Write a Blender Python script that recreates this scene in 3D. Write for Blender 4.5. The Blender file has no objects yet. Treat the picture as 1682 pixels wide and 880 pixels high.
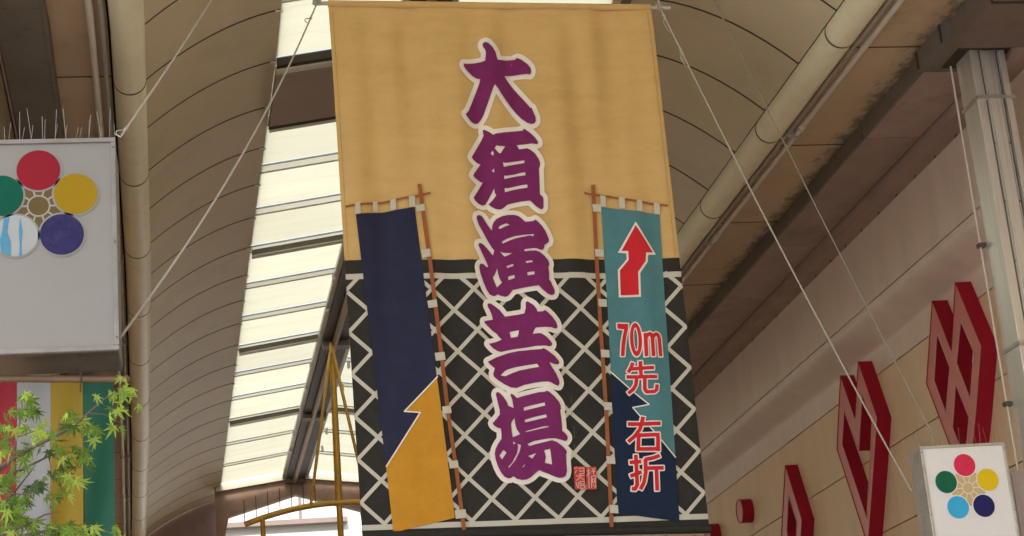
import bpy, bmesh, math, random
import numpy as np
from mathutils import Vector, Matrix, Euler
from mathutils.geometry import delaunay_2d_cdt

random.seed(7)
S = bpy.context.scene
COL = S.collection

# ------------------------------------------------------------------ camera
# Camera solved from the photograph's three vanishing points (street, vertical, across).
PW, PH = 1682.0, 880.0
PC = np.array([841.0, 440.0])
VD = np.array([360.0, 1436.0]); VZ = np.array([0.0, -9300.0])
FPX = float(np.sqrt(-(VD - PC) @ (VZ - PC)))
_y = np.array([VD[0]-PC[0], FPX, -(VD[1]-PC[1])]); _y /= np.linalg.norm(_y)
_z = np.array([VZ[0]-PC[0], FPX, -(VZ[1]-PC[1])]); _z /= np.linalg.norm(_z)
_x = np.cross(_y, _z)
MW = np.column_stack([_x, _y, _z])            # world -> (right, forward, up)
EYE = np.array([0.0, 0.0, 1.6])
cam_d = bpy.data.cameras.new('camera'); cam = bpy.data.objects.new('camera', cam_d); COL.objects.link(cam)
cam_d.sensor_width = 36.0; cam_d.lens = FPX / PW * 36.0
cam_d.clip_start = 0.05; cam_d.clip_end = 2000
R = MW.T                                      # camera axes in world
right, fwd, up = R @ np.array([1, 0, 0]), R @ np.array([0, 1, 0]), R @ np.array([0, 0, 1])
m = Matrix(((right[0], up[0], -fwd[0]), (right[1], up[1], -fwd[1]), (right[2], up[2], -fwd[2])))
cam.matrix_world = Matrix.Translation(EYE) @ m.to_4x4()
S.camera = cam

# ------------------------------------------------------------------ sky, sun, exposure
SUN_EL, SUN_AZ = math.radians(58), math.radians(200)     # azimuth from +Y, clockwise: behind the camera
w = bpy.data.worlds.new('World'); S.world = w; w.use_nodes = True
nt = w.node_tree; bg = nt.nodes['Background']
sky = nt.nodes.new('ShaderNodeTexSky'); sky.sky_type = 'NISHITA'; sky.sun_disc = False
sky.sun_elevation = SUN_EL; sky.sun_rotation = SUN_AZ
sky.air_density = 1.0; sky.dust_density = 4.0; sky.ozone_density = 1.0
nt.links.new(sky.outputs[0], bg.inputs[0]); bg.inputs[1].default_value = 0.15
sd = bpy.data.lights.new('sun', 'SUN'); so = bpy.data.objects.new('sun', sd); COL.objects.link(so)
sd.energy = 1.5; sd.angle = math.radians(14); sd.color = (1.0, 0.965, 0.91)
sv = Vector((math.sin(SUN_AZ)*math.cos(SUN_EL), math.cos(SUN_AZ)*math.cos(SUN_EL), math.sin(SUN_EL)))
so.rotation_euler = sv.to_track_quat('Z', 'Y').to_euler(); so.location = (0, -30, 60)
S.view_settings.view_transform = 'Standard'; S.view_settings.look = 'None'
S.view_settings.gamma = 1.0; S.view_settings.use_curve_mapping = False
S.view_settings.exposure = 1.95
S.render.engine = 'CYCLES'
S.cycles.use_denoising = True
S.cycles.max_bounces = 14; S.cycles.diffuse_bounces = 8; S.cycles.glossy_bounces = 4; S.cycles.transmission_bounces = 8
S.cycles.sample_clamp_indirect = 6.0

# ------------------------------------------------------------------ projection helpers
def ray(px, py):
    return R @ (np.array([px-PC[0], FPX, -(py-PC[1])]) / FPX)
def onY(px, py, Y): d = ray(px, py); return EYE + d * (Y / d[1])
def onX(px, py, X): d = ray(px, py); return EYE + d * (X / d[0])
def onZ(px, py, Z): d = ray(px, py); return EYE + d * ((Z-1.6) / d[2])

# ------------------------------------------------------------------ materials
MATS = {}
def mat(name, col, rough=0.6, metal=0.0, var=0.12, scale=6.0, bump=0.0, bscale=60.0, dark=None, darkamt=0.0,
        dscale=3.0, trans=0.0, spec=0.4, stretch=(1, 1, 1), rv=0.0):
    """Principled material with two octaves of procedural colour variation, optional stains, bump, translucency."""
    mt = bpy.data.materials.new(name); mt.use_nodes = True
    t = mt.node_tree; N = t.nodes; L = t.links
    b = N['Principled BSDF']; out = N['Material Output']
    b.inputs['Roughness'].default_value = rough; b.inputs['Metallic'].default_value = metal
    b.inputs['Specular IOR Level'].default_value = spec
    geo = N.new('ShaderNodeNewGeometry')
    mp = N.new('ShaderNodeMapping'); mp.inputs['Scale'].default_value = stretch
    L.new(geo.outputs['Position'], mp.inputs['Vector'])
    no = N.new('ShaderNodeTexNoise'); no.inputs['Scale'].default_value = scale; no.inputs['Detail'].default_value = 6
    no.inputs['Roughness'].default_value = 0.65
    L.new(mp.outputs[0], no.inputs['Vector'])
    mix = N.new('ShaderNodeMix'); mix.data_type = 'RGBA'
    c = np.array(col[:3])
    mix.inputs[6].default_value = (*np.clip(c*(1-var), 0, 1), 1); mix.inputs[7].default_value = (*np.clip(c*(1+var), 0, 1), 1)
    rmp = N.new('ShaderNodeMapRange'); rmp.inputs[1].default_value = 0.3; rmp.inputs[2].default_value = 0.7
    L.new(no.outputs['Fac'], rmp.inputs[0]); L.new(rmp.outputs[0], mix.inputs[0])
    colout = mix.outputs[2]
    if dark is not None:
        n2 = N.new('ShaderNodeTexNoise'); n2.inputs['Scale'].default_value = dscale; n2.inputs['Detail'].default_value = 10
        n2.inputs['Roughness'].default_value = 0.75
        L.new(mp.outputs[0], n2.inputs['Vector'])
        r2 = N.new('ShaderNodeMapRange'); r2.inputs[1].default_value = 0.52; r2.inputs[2].default_value = 0.72
        r2.inputs[4].default_value = darkamt
        L.new(n2.outputs['Fac'], r2.inputs[0])
        m2 = N.new('ShaderNodeMix'); m2.data_type = 'RGBA'; m2.inputs[7].default_value = (*dark, 1)
        L.new(colout, m2.inputs[6]); L.new(r2.outputs[0], m2.inputs[0]); colout = m2.outputs[2]
    if rv > 0:                                 # piece-to-piece tone difference
        oi = N.new('ShaderNodeObjectInfo'); rr_ = N.new('ShaderNodeMapRange')
        rr_.inputs[3].default_value = 1-rv; rr_.inputs[4].default_value = 1+rv
        L.new(oi.outputs['Random'], rr_.inputs[0])
        vm = N.new('ShaderNodeVectorMath'); vm.operation = 'SCALE'
        L.new(colout, vm.inputs[0]); L.new(rr_.outputs[0], vm.inputs['Scale']); colout = vm.outputs[0]
    L.new(colout, b.inputs['Base Color'])
    if bump > 0:
        n3 = N.new('ShaderNodeTexNoise'); n3.inputs['Scale'].default_value = bscale; n3.inputs['Detail'].default_value = 4
        L.new(mp.outputs[0], n3.inputs['Vector'])
        bm_ = N.new('ShaderNodeBump'); bm_.inputs['Strength'].default_value = bump; bm_.inputs['Distance'].default_value = 0.01
        L.new(n3.outputs['Fac'], bm_.inputs['Height']); L.new(bm_.outputs[0], b.inputs['Normal'])
    if trans > 0:
        tr = N.new('ShaderNodeBsdfTranslucent'); L.new(colout, tr.inputs['Color'])
        ms = N.new('ShaderNodeMixShader'); ms.inputs[0].default_value = trans
        L.new(b.outputs[0], ms.inputs[1]); L.new(tr.outputs[0], ms.inputs[2]); L.new(ms.outputs[0], out.inputs['Surface'])
    MATS[name] = mt
    return mt

M = {}
def defmat(key, *a, **k): M[key] = mat(key, *a, **k)
defmat('cove', (0.60, 0.515, 0.355), 0.45, rv=0.035, var=0.05, scale=1.2, dark=(0.24, 0.19, 0.13), darkamt=0.25, dscale=0.9)
defmat('seam_dark', (0.05, 0.04, 0.03), 0.9)
defmat('seam_line', (0.065, 0.048, 0.032), 0.8)
defmat('tube', (0.82, 0.765, 0.56), 0.36, spec=0.8, rv=0.03, var=0.05, scale=1.5, dark=(0.3, 0.24, 0.16), darkamt=0.25, dscale=2.0)
defmat('soffit', (0.52, 0.39, 0.26), 0.6, rv=0.06, var=0.07, scale=1.5, dark=(0.12, 0.09, 0.065), darkamt=0.35, dscale=1.6)
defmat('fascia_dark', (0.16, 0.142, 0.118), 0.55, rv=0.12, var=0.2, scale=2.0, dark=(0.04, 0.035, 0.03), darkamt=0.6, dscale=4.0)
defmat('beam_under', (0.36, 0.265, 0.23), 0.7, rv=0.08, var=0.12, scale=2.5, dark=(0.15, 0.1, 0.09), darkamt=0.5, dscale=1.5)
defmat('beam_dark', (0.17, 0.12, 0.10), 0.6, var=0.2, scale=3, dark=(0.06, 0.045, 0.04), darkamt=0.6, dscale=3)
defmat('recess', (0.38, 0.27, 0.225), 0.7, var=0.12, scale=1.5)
defmat('pipe', (0.62, 0.58, 0.50), 0.4, var=0.08, scale=5)
defmat('pipe_grey', (0.36, 0.34, 0.29), 0.45, var=0.1, scale=5)
defmat('pane', (0.41, 0.402, 0.288), 0.5, rv=0.07, var=0.05, scale=1.0, trans=0.5, dark=(0.34, 0.30, 0.16), darkamt=0.6, dscale=1.3, stretch=(0.45, 2.6, 1))
defmat('bar', (0.62, 0.60, 0.50), 0.4, var=0.08, scale=3)
defmat('pane_strip', (0.42, 0.41, 0.31), 0.5, rv=0.1, var=0.06, scale=2, trans=0.32)
defmat('bar_dim', (0.44, 0.42, 0.33), 0.5, var=0.1, scale=3)
defmat('bar_dark', (0.15, 0.14, 0.115), 0.5, var=0.2, scale=3)
defmat('steel_frame', (0.30, 0.195, 0.15), 0.55, var=0.15, scale=2, dark=(0.12, 0.07, 0.055), darkamt=0.5, dscale=3)
defmat('band', (0.30, 0.225, 0.165), 0.5, var=0.06, scale=1.5)
defmat('ridge_steel', (0.07, 0.06, 0.05), 0.55, var=0.2, scale=3)
defmat('bronze', (0.30, 0.18, 0.09), 0.4, var=0.1, scale=4)
defmat('gold', (0.66, 0.40, 0.08), 0.36, metal=0.35, var=0.12, scale=6, dark=(0.22, 0.13, 0.04), darkamt=0.4, dscale=5)
defmat('wall_panel', (0.87, 0.69, 0.48), 0.6, rv=0.045, var=0.05, scale=0.8, bump=0.05, bscale=150, dark=(0.60, 0.45, 0.32), darkamt=0.45, dscale=1.1, stretch=(2.5, 2.5, 0.45))
defmat('fascia_panel', (0.83, 0.715, 0.635), 0.55, rv=0.03, var=0.05, scale=0.8, dark=(0.58, 0.47, 0.39), darkamt=0.35, dscale=1.1, stretch=(2.5, 2.5, 0.6))
defmat('tile_joint', (0.10, 0.08, 0.06), 0.9)
defmat('letter_face', (0.70, 0.235, 0.215), 0.35, var=0.06, scale=3)
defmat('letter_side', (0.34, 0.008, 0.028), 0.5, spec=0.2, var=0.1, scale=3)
defmat('letter_trim', (0.62, 0.40, 0.34), 0.4)
defmat('stainless', (0.72, 0.71, 0.66), 0.24, metal=0.6, var=0.22, scale=2.0, stretch=(12, 12, 0.35), dark=(0.28, 0.27, 0.24), darkamt=0.6, dscale=2.0, bump=0.06, bscale=12)
defmat('groove', (0.10, 0.10, 0.10), 0.5, metal=0.5)
defmat('sign_frame', (0.50, 0.49, 0.45), 0.38, metal=0.7, var=0.15, scale=5, dark=(0.2, 0.18, 0.15), darkamt=0.6, dscale=8)
defmat('sign_under', (0.22, 0.20, 0.18), 0.22, metal=0.8, var=0.3, scale=6)
defmat('sign_face', (0.76, 0.765, 0.76), 0.35, var=0.03, scale=1.5, dark=(0.6, 0.58, 0.53), darkamt=0.3, dscale=3)
defmat('sign_face_shaded', (0.215, 0.211, 0.19), 0.6, spec=0.2, var=0.05, scale=1.5, dark=(0.21, 0.2, 0.175), darkamt=0.4, dscale=3)  # weaker light on the left sign put into a darker face colour
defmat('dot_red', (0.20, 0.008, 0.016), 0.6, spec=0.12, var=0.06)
defmat('dot_pink', (0.66, 0.035, 0.09), 0.6, spec=0.12, var=0.10)
defmat('dot_yellow', (0.72, 0.52, 0.015), 0.6, spec=0.12, var=0.05)
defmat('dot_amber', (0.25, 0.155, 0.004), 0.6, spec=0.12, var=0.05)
defmat('dot_navy', (0.022, 0.02, 0.075), 0.6, spec=0.1, var=0.25, scale=25, dark=(0.045, 0.042, 0.10), darkamt=0.6, dscale=14)
defmat('dot_deepnavy', (0.022, 0.02, 0.12), 0.6, spec=0.12, var=0.1)
defmat('dot_blue', (0.05, 0.42, 0.74), 0.6, spec=0.12, var=0.05)
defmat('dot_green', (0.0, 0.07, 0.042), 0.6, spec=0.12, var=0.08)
defmat('dot_dgreen', (0.012, 0.13, 0.07), 0.6, spec=0.12, var=0.1)
defmat('dot_peeled', (0.27, 0.29, 0.28), 0.6, var=0.05, scale=12)
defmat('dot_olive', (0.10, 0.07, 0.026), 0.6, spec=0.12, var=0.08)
defmat('dot_tan', (0.56, 0.43, 0.20), 0.5, var=0.05)
defmat('dot_oldblue_shaded', (0.035, 0.18, 0.29), 0.5, var=0.15, scale=30)  # blue of the peeled vinyl, darkened for the left sign's weaker light
defmat('dot_line_shaded', (0.25, 0.235, 0.195), 0.5, var=0.05)  # ring and line colour darkened for the left sign's weaker light
defmat('sign_frame_shaded', (0.21, 0.20, 0.18), 0.6, metal=0.3, var=0.15, scale=5, dark=(0.14, 0.12, 0.1), darkamt=0.6, dscale=8)  # frame colour darkened to go with the left sign's weaker light
defmat('dot_line', (0.72, 0.69, 0.60), 0.5, var=0.03)
defmat('wire', (0.26, 0.245, 0.22), 0.5, metal=0.3)
defmat('rope', (0.40, 0.37, 0.31), 0.85, var=0.12, scale=60)
defmat('rope_dull', (0.27, 0.25, 0.21), 0.85, var=0.12, scale=60)
CL = dict(rough=0.85, spec=0.04, bump=0.12, bscale=420, trans=0.08)
defmat('cloth_gold', (0.585, 0.395, 0.158), var=0.07, scale=3.0, stretch=(1, 1, 2.5), dark=(0.46, 0.29, 0.10), darkamt=0.45, dscale=1.6, **CL)
defmat('cloth_black', (0.036, 0.034, 0.030), var=0.10, scale=4, dark=(0.056, 0.053, 0.048), darkamt=0.5, dscale=5, **CL)
defmat('cloth_cream', (0.52, 0.495, 0.405), var=0.05, scale=5, **CL)
defmat('cloth_worn', (0.17, 0.165, 0.15), var=0.1, scale=9, **CL)
defmat('cloth_stitch', (0.44, 0.275, 0.09), var=0.1, scale=9, **CL)
defmat('cloth_white', (0.78, 0.735, 0.65), var=0.05, scale=5, **CL)
defmat('cloth_purple', (0.19, 0.028, 0.12), var=0.12, scale=6, dark=(0.225, 0.05, 0.14), darkamt=0.5, dscale=7, **CL)
defmat('cloth_navy', (0.030, 0.032, 0.062), var=0.10, scale=5, dark=(0.05, 0.05, 0.075), darkamt=0.4, dscale=6, **CL)
defmat('cloth_ink', (0.018, 0.028, 0.055), var=0.10, scale=5, **CL)
defmat('cloth_teal', (0.085, 0.215, 0.235), var=0.08, scale=5, **CL)
defmat('cloth_orange', (0.52, 0.25, 0.03), var=0.09, scale=6, dark=(0.48, 0.205, 0.03), darkamt=0.5, dscale=5, **CL)
defmat('cloth_brown', (0.30, 0.105, 0.045), var=0.1, scale=6, **CL)
defmat('cloth_red', (0.58, 0.03, 0.04), var=0.08, scale=6, **CL)
defmat('cloth_seal', (0.50, 0.07, 0.06), var=0.15, scale=20, **CL)
defmat('cloth_seal_line', (0.66, 0.45, 0.38), var=0.1, scale=20, **CL)
FL = dict(rough=0.6, spec=0.25, bump=0.05, bscale=300, trans=0.2)
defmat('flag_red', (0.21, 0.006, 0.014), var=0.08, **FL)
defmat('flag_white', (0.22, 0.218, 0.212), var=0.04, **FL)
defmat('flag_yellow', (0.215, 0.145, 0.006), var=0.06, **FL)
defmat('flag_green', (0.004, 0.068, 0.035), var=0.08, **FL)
defmat('bamboo', (0.14, 0.085, 0.045), 0.45, var=0.2, scale=8)
defmat('bark', (0.10, 0.075, 0.055), 0.85, var=0.3, scale=20, bump=0.4, bscale=60)
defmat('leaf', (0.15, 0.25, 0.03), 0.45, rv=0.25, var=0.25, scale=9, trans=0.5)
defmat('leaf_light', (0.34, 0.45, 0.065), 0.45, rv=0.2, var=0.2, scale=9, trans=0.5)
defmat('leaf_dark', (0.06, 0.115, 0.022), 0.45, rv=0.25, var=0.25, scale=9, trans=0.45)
defmat('paving', (0.33, 0.29, 0.245), 0.75, var=0.12, scale=2)
defmat('ground', (0.30, 0.28, 0.25), 0.85, var=0.15, scale=0.5)
defmat('far_wall', (0.44, 0.425, 0.385), 0.7, var=0.05, scale=1.0, dark=(0.36, 0.34, 0.3), darkamt=0.4, dscale=0.8)
defmat('far_trim', (0.20, 0.155, 0.125), 0.7, var=0.1)
defmat('tile', (0.30, 0.24, 0.16), 0.45, var=0.15, scale=9)
defmat('grey_box', (0.36, 0.31, 0.30), 0.5, var=0.08)
defmat('glass', (0.55, 0.60, 0.62), 0.12, var=0.1, scale=2)

def stain_soffit():
    """mould growing along the outer edge of the soffit panels"""
    t = M['soffit'].node_tree; N = t.nodes; L = t.links; b = N['Principled BSDF']
    src = b.inputs['Base Color'].links[0].from_socket
    geo = N.new('ShaderNodeNewGeometry'); sep = N.new('ShaderNodeSeparateXYZ'); L.new(geo.outputs['Position'], sep.inputs[0])
    mr = N.new('ShaderNodeMapRange'); mr.inputs[1].default_value = 6.25; mr.inputs[2].default_value = 6.66
    mr.inputs[3].default_value = 0; mr.inputs[4].default_value = 0.32; L.new(sep.outputs[0], mr.inputs[0])
    no = N.new('ShaderNodeTexNoise'); no.inputs['Scale'].default_value = 7; no.inputs['Detail'].default_value = 12; no.inputs['Roughness'].default_value = 0.8
    mp = N.new('ShaderNodeMapping'); mp.inputs['Scale'].default_value = (1, 0.7, 1); L.new(geo.outputs['Position'], mp.inputs[0]); L.new(mp.outputs[0], no.inputs['Vector'])
    add = N.new('ShaderNodeMath'); add.operation = 'ADD'; L.new(mr.outputs[0], add.inputs[0]); L.new(no.outputs['Fac'], add.inputs[1])
    r2 = N.new('ShaderNodeMapRange'); r2.inputs[1].default_value = 0.70; r2.inputs[2].default_value = 0.84; r2.inputs[4].default_value = 0.68; L.new(add.outputs[0], r2.inputs[0])
    mx = N.new('ShaderNodeMix'); mx.data_type = 'RGBA'; mx.inputs[7].default_value = (0.045, 0.04, 0.03, 1)
    L.new(src, mx.inputs[6]); L.new(r2.outputs[0], mx.inputs[0]); L.new(mx.outputs[2], b.inputs['Base Color'])
stain_soffit()

# ------------------------------------------------------------------ object helpers
ORI = {}                                       # world origin of each thing's local space
def tag(o, label=None, cat=None, group=None, kind=None):
    if label: o['label'] = label
    if cat: o['category'] = cat
    if group: o['group'] = group
    if kind: o['kind'] = kind
    return o
def thing(name, label, cat, loc, group=None):
    o = bpy.data.objects.new(name, None); COL.objects.link(o); o.location = loc
    o.empty_display_size = 0.2; ORI[o.name] = np.array(loc, float)
    return tag(o, label, cat, group)
def obj(name, verts, faces, material, parent=None, smooth=False, loc=None):
    base = ORI[parent.name] if parent is not None else np.array(loc if loc is not None else (0, 0, 0), float)
    me = bpy.data.meshes.new(name)
    me.from_pydata([tuple(np.array(v, float) - base) for v in verts], [], [tuple(int(i) for i in f) for f in faces])
    bm = bmesh.new(); bm.from_mesh(me); bmesh.ops.recalc_face_normals(bm, faces=bm.faces); bm.to_mesh(me); bm.free()
    mats = material if isinstance(material, (list, tuple)) else [material]
    for k in mats: me.materials.append(M[k])
    if smooth:
        for p in me.polygons: p.use_smooth = True
        me.set_sharp_from_angle(angle=math.radians(38))
    o = bpy.data.objects.new(name, me); COL.objects.link(o)
    if parent is not None: o.parent = parent
    else: o.location = base
    ORI[o.name] = base
    return o

class MB:
    """collects shapes for one mesh"""
    def __init__(s): s.v = []; s.f = []
    def add(s, v, f):
        n = len(s.v); s.v += [np.array(p, float) for p in v]; s.f += [tuple(i+n for i in q) for q in f]; return s
    def box(s, a, b):
        (x0, y0, z0), (x1, y1, z1) = np.minimum(a, b), np.maximum(a, b)
        return s.add([(x0,y0,z0),(x1,y0,z0),(x1,y1,z0),(x0,y1,z0),(x0,y0,z1),(x1,y0,z1),(x1,y1,z1),(x0,y1,z1)],
                     [(0,3,2,1),(4,5,6,7),(0,1,5,4),(1,2,6,5),(2,3,7,6),(3,0,4,7)])
    def tube(s, pts, r, n=10, cap=True):
        pts = [np.array(p, float) for p in pts]; rs = r if isinstance(r, (list, tuple)) else [r]*len(pts)
        V = []; F = []; k = len(pts)
        ref = None
        for i in range(k):
            d = pts[min(i+1, k-1)] - pts[max(i-1, 0)]; d /= np.linalg.norm(d)
            if ref is None:
                ref = np.array([0, 0, 1.0]) if abs(d[2]) < 0.9 else np.array([1.0, 0, 0])
            a = np.cross(d, ref); a /= np.linalg.norm(a); b = np.cross(a, d); ref = b
            for j in range(n):
                t = 2*math.pi*j/n; V.append(pts[i] + rs[i]*(math.cos(t)*a + math.sin(t)*b))
        for i in range(k-1):
            for j in range(n):
                F.append((i*n+j, i*n+(j+1) % n, (i+1)*n+(j+1) % n, (i+1)*n+j))
        if cap: F += [tuple(range(n))[::-1], tuple((k-1)*n+j for j in range(n))]
        return s.add(V, F)
    def prism(s, poly, ext):
        """closed prism from a 3-D polygon moved by ext"""
        n = len(poly); P0 = [np.array(p, float) for p in poly]; P1 = [p+np.array(ext, float) for p in P0]
        return s.add(P0+P1, [tuple(range(n))[::-1], tuple(range(n, 2*n))] + [(i, (i+1) % n, (i+1) % n+n, i+n) for i in range(n)])
    def slab(s, fn, nu, nv, th):
        """closed slab over fn(u,v), thickened by vector th"""
        th = np.array(th, float); V = []; F = []
        for i in range(nu+1):
            for j in range(nv+1): V.append(np.array(fn(i/nu, j/nv), float))
        K = len(V); V = V + [p+th for p in V]; I = lambda i, j: i*(nv+1)+j
        for i in range(nu):
            for j in range(nv):
                q = (I(i,j), I(i+1,j), I(i+1,j+1), I(i,j+1)); F.append(q); F.append(tuple(x+K for x in q[::-1]))
        for i in range(nu):
            for j in (0, nv): F.append((I(i,j), I(i+1,j), I(i+1,j)+K, I(i,j)+K))
        for j in range(nv):
            for i in (0, nu): F.append((I(i,j), I(i,j+1), I(i,j+1)+K, I(i,j)+K))
        return s.add(V, F)
    def build(s, name, material, parent=None, smooth=False, loc=None):
        return obj(name, s.v, s.f, material, parent, smooth, loc)
def smooth_tube(o, ang=40):
    for p in o.data.polygons: p.use_smooth = True
    o.data.set_sharp_from_angle(angle=math.radians(50))
    return o
def bevel(o, w=0.006):
    b = o.modifiers.new('bevel', 'BEVEL'); b.width = w; b.segments = 2; b.limit_method = 'ANGLE'; return o

# ------------------------------------------------------------------ 2-D region meshing (prints on cloth and signs)
def seg_quad(a, b, w, ext=0.0):
    a = np.array(a, float); b = np.array(b, float); d = (b-a)/np.linalg.norm(b-a); n = np.array([-d[1], d[0]])*w/2
    a = a-d*ext; b = b+d*ext
    return [a+n, b+n, b-n, a-n]
def disc(c, r, n=12, ry=None):
    ry = r if ry is None else ry
    return [np.array([c[0]+r*math.cos(2*math.pi*i/n), c[1]+ry*math.sin(2*math.pi*i/n)]) for i in range(n)]
def stroke(pts, w, square=True):
    out = []
    for a, b in zip(pts[:-1], pts[1:]): out.append(seg_quad(a, b, w))
    for p in pts[1:-1]: out.append(disc(p, w/2, 10))
    if not square:
        for p in (pts[0], pts[-1]): out.append(disc(p, w/2, 10))
    return out
def dilate(poly, r):
    out = [poly]; n = len(poly)
    for i in range(n):
        a, b = np.array(poly[i], float), np.array(poly[(i+1) % n], float)
        if np.linalg.norm(b-a) > 1e-6: out.append(seg_quad(a, b, 2*r))
        out.append(disc(a, r, 12))
    return out
def inside(P, poly):
    poly = np.array(poly, float); x, y = P[:, 0], P[:, 1]; c = np.zeros(len(P), bool); j = len(poly)-1
    for i in range(len(poly)):
        xi, yi = poly[i]; xj, yj = poly[j]
        if yi != yj:
            c ^= ((yi > y) != (yj > y)) & (x < (xj-xi)*(y-yi)/(yj-yi)+xi)
        j = i
    return c
def region(polys, holes=(), grid=None, clip=None):
    """triangulate union(polys) minus holes, cut to clip -> 2-D verts, triangles"""
    V = []; E = []
    for p in list(polys)+list(holes)+([clip] if clip is not None else []):
        if grid:
            q = []
            for a, b in zip(p, list(p[1:])+[p[0]]):
                a = np.array(a, float); b = np.array(b, float); k = max(1, int(np.linalg.norm(b-a)/(grid*1.3)))
                q += [a+(b-a)*i/k for i in range(k)]
            p = q
        n0 = len(V); V += [Vector((float(q[0]), float(q[1]))) for q in p]
        E += [(n0+i, n0+(i+1) % len(p)) for i in range(len(p))]
    if grid:
        A = np.array([tuple(v) for v in V]); lo, hi = A.min(0), A.max(0)
        for gx in np.arange(lo[0]+grid*0.5, hi[0], grid):
            for gy in np.arange(lo[1]+grid*0.5, hi[1], grid): V.append(Vector((float(gx), float(gy))))
    r = delaunay_2d_cdt(V, E, [], 0, 1e-4)
    P = np.array([tuple(v) for v in r[0]]); T = np.array([tuple(f) for f in r[2]])
    C = P[T].mean(1); ins = np.zeros(len(T), bool)
    for p in polys: ins |= inside(C, p)
    for h in holes: ins &= ~inside(C, h)
    if clip is not None: ins &= inside(C, clip)
    a = P[T[:, 1]]-P[T[:, 0]]; b = P[T[:, 2]]-P[T[:, 0]]
    ins &= np.abs(a[:, 0]*b[:, 1]-a[:, 1]*b[:, 0]) > 1e-6
    T = T[ins]; used = np.unique(T); mp = -np.ones(len(P), int); mp[used] = np.arange(len(used))
    return P[used], mp[T]

# ------------------------------------------------------------------ ground
tag(MB().box((-300, -300, -0.5), (300, 300, 0)).build('ground', 'ground'), kind='structure')
tag(MB().box((-2.2, -30, 0.004), (7.9, 70, 0.02)).build('street_paving', 'paving'), kind='structure')

# ------------------------------------------------------------------ arcade roof
def ip(pts):
    xs = [p[0] for p in pts]; ys = [p[1] for p in pts]
    return lambda y: float(np.interp(y, xs, ys))
XL = ip([(-20, -.30), (13.9, -.365), (20.6, -.54), (29.4, -.86), (38.5, -1.25)])      # left cornice edge
XE = ip([(-20, .95), (16.2, .81), (22.8, .635), (38.5, .26)])                          # left skylight edge
XR = ip([(-20, 2.3), (17, 2.2), (27.1, 2.0), (38.5, 1.77)])                            # ridge
XF = ip([(-20, 3.8), (17, 3.9), (27, 3.5), (38.5, 3.3)])                               # right skylight edge
XC = ip([(-20, 5.56), (38.5, 5.56)])                                                   # right cornice edge
ZC, ZS, ZR = 8.27, 9.05, 9.27
Y0, Y1 = -4.0, 38.9
roof = thing('arcade_roof', 'tan panelled arcade roof with rounded cornices and cream skylight over the street', 'roof', (2.5, 12, 8.0))
def cove_l(t, y): x0, x1 = XL(y)-.02, XE(y); return (x0+(x1-x0)*t, y, 8.36+(ZS-8.36)*t+.40*t*(1-t))
def cove_r(t, y): x0, x1 = XC(y)+.02, XF(y); return (x0+(x1-x0)*t, y, 8.36+(ZS-8.36)*t+.80*t*(1-t))
def cuts(first, step, lo, hi, coarse=4.0):
    a = [first+step*i for i in range(-40, 60)]
    vis = [y for y in a if 10.5 < y < hi-0.1]
    return list(np.arange(lo, vis[0]-.6, coarse)) + vis + [hi]
def deck(fn, name, lift):
    return MB().slab(lambda u, v: np.array(fn(u, Y0+(Y1-Y0)*v))+np.array([0, 0, lift]), 8, 40, (0, 0, 0.05)).build(name, 'seam_dark', roof)
deck(cove_l, 'roof_deck', .06); deck(cove_r, 'roof_deck', .06)
LS = cuts(14.35, 1.135, Y0, Y1); RS = cuts(16.45, 1.135, Y0, Y1)
for fn, ys in ((cove_l, LS), (cove_r, RS)):
    for a, b in zip(ys[:-1], ys[1:]):
        o = MB().slab(lambda u, v: fn(u, a+.008+(b-a-.016)*v), 12, 2, (0, 0, 0.018)).build('ceiling_panel', 'cove', roof, True)
for fn, ys in ((cove_l, LS), (cove_r, RS)):
    for y in ys[1:-1]:
        MB().slab(lambda u, v: np.array(fn(u, y-.014+.028*v))+np.array([0, 0, -.002]), 12, 1, (0, 0, .012)).build('panel_joint', 'seam_line', roof, True)
# small clips where the seams meet the skylight
for y in LS:
    if 13 < y < 30:
        x, yy, z = cove_l(1.0, y)
        MB().box((x-.05, y-.010, z-.026), (x+.02, y+.010, z-.012)).build('seam_clip', 'bar', roof)
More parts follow.
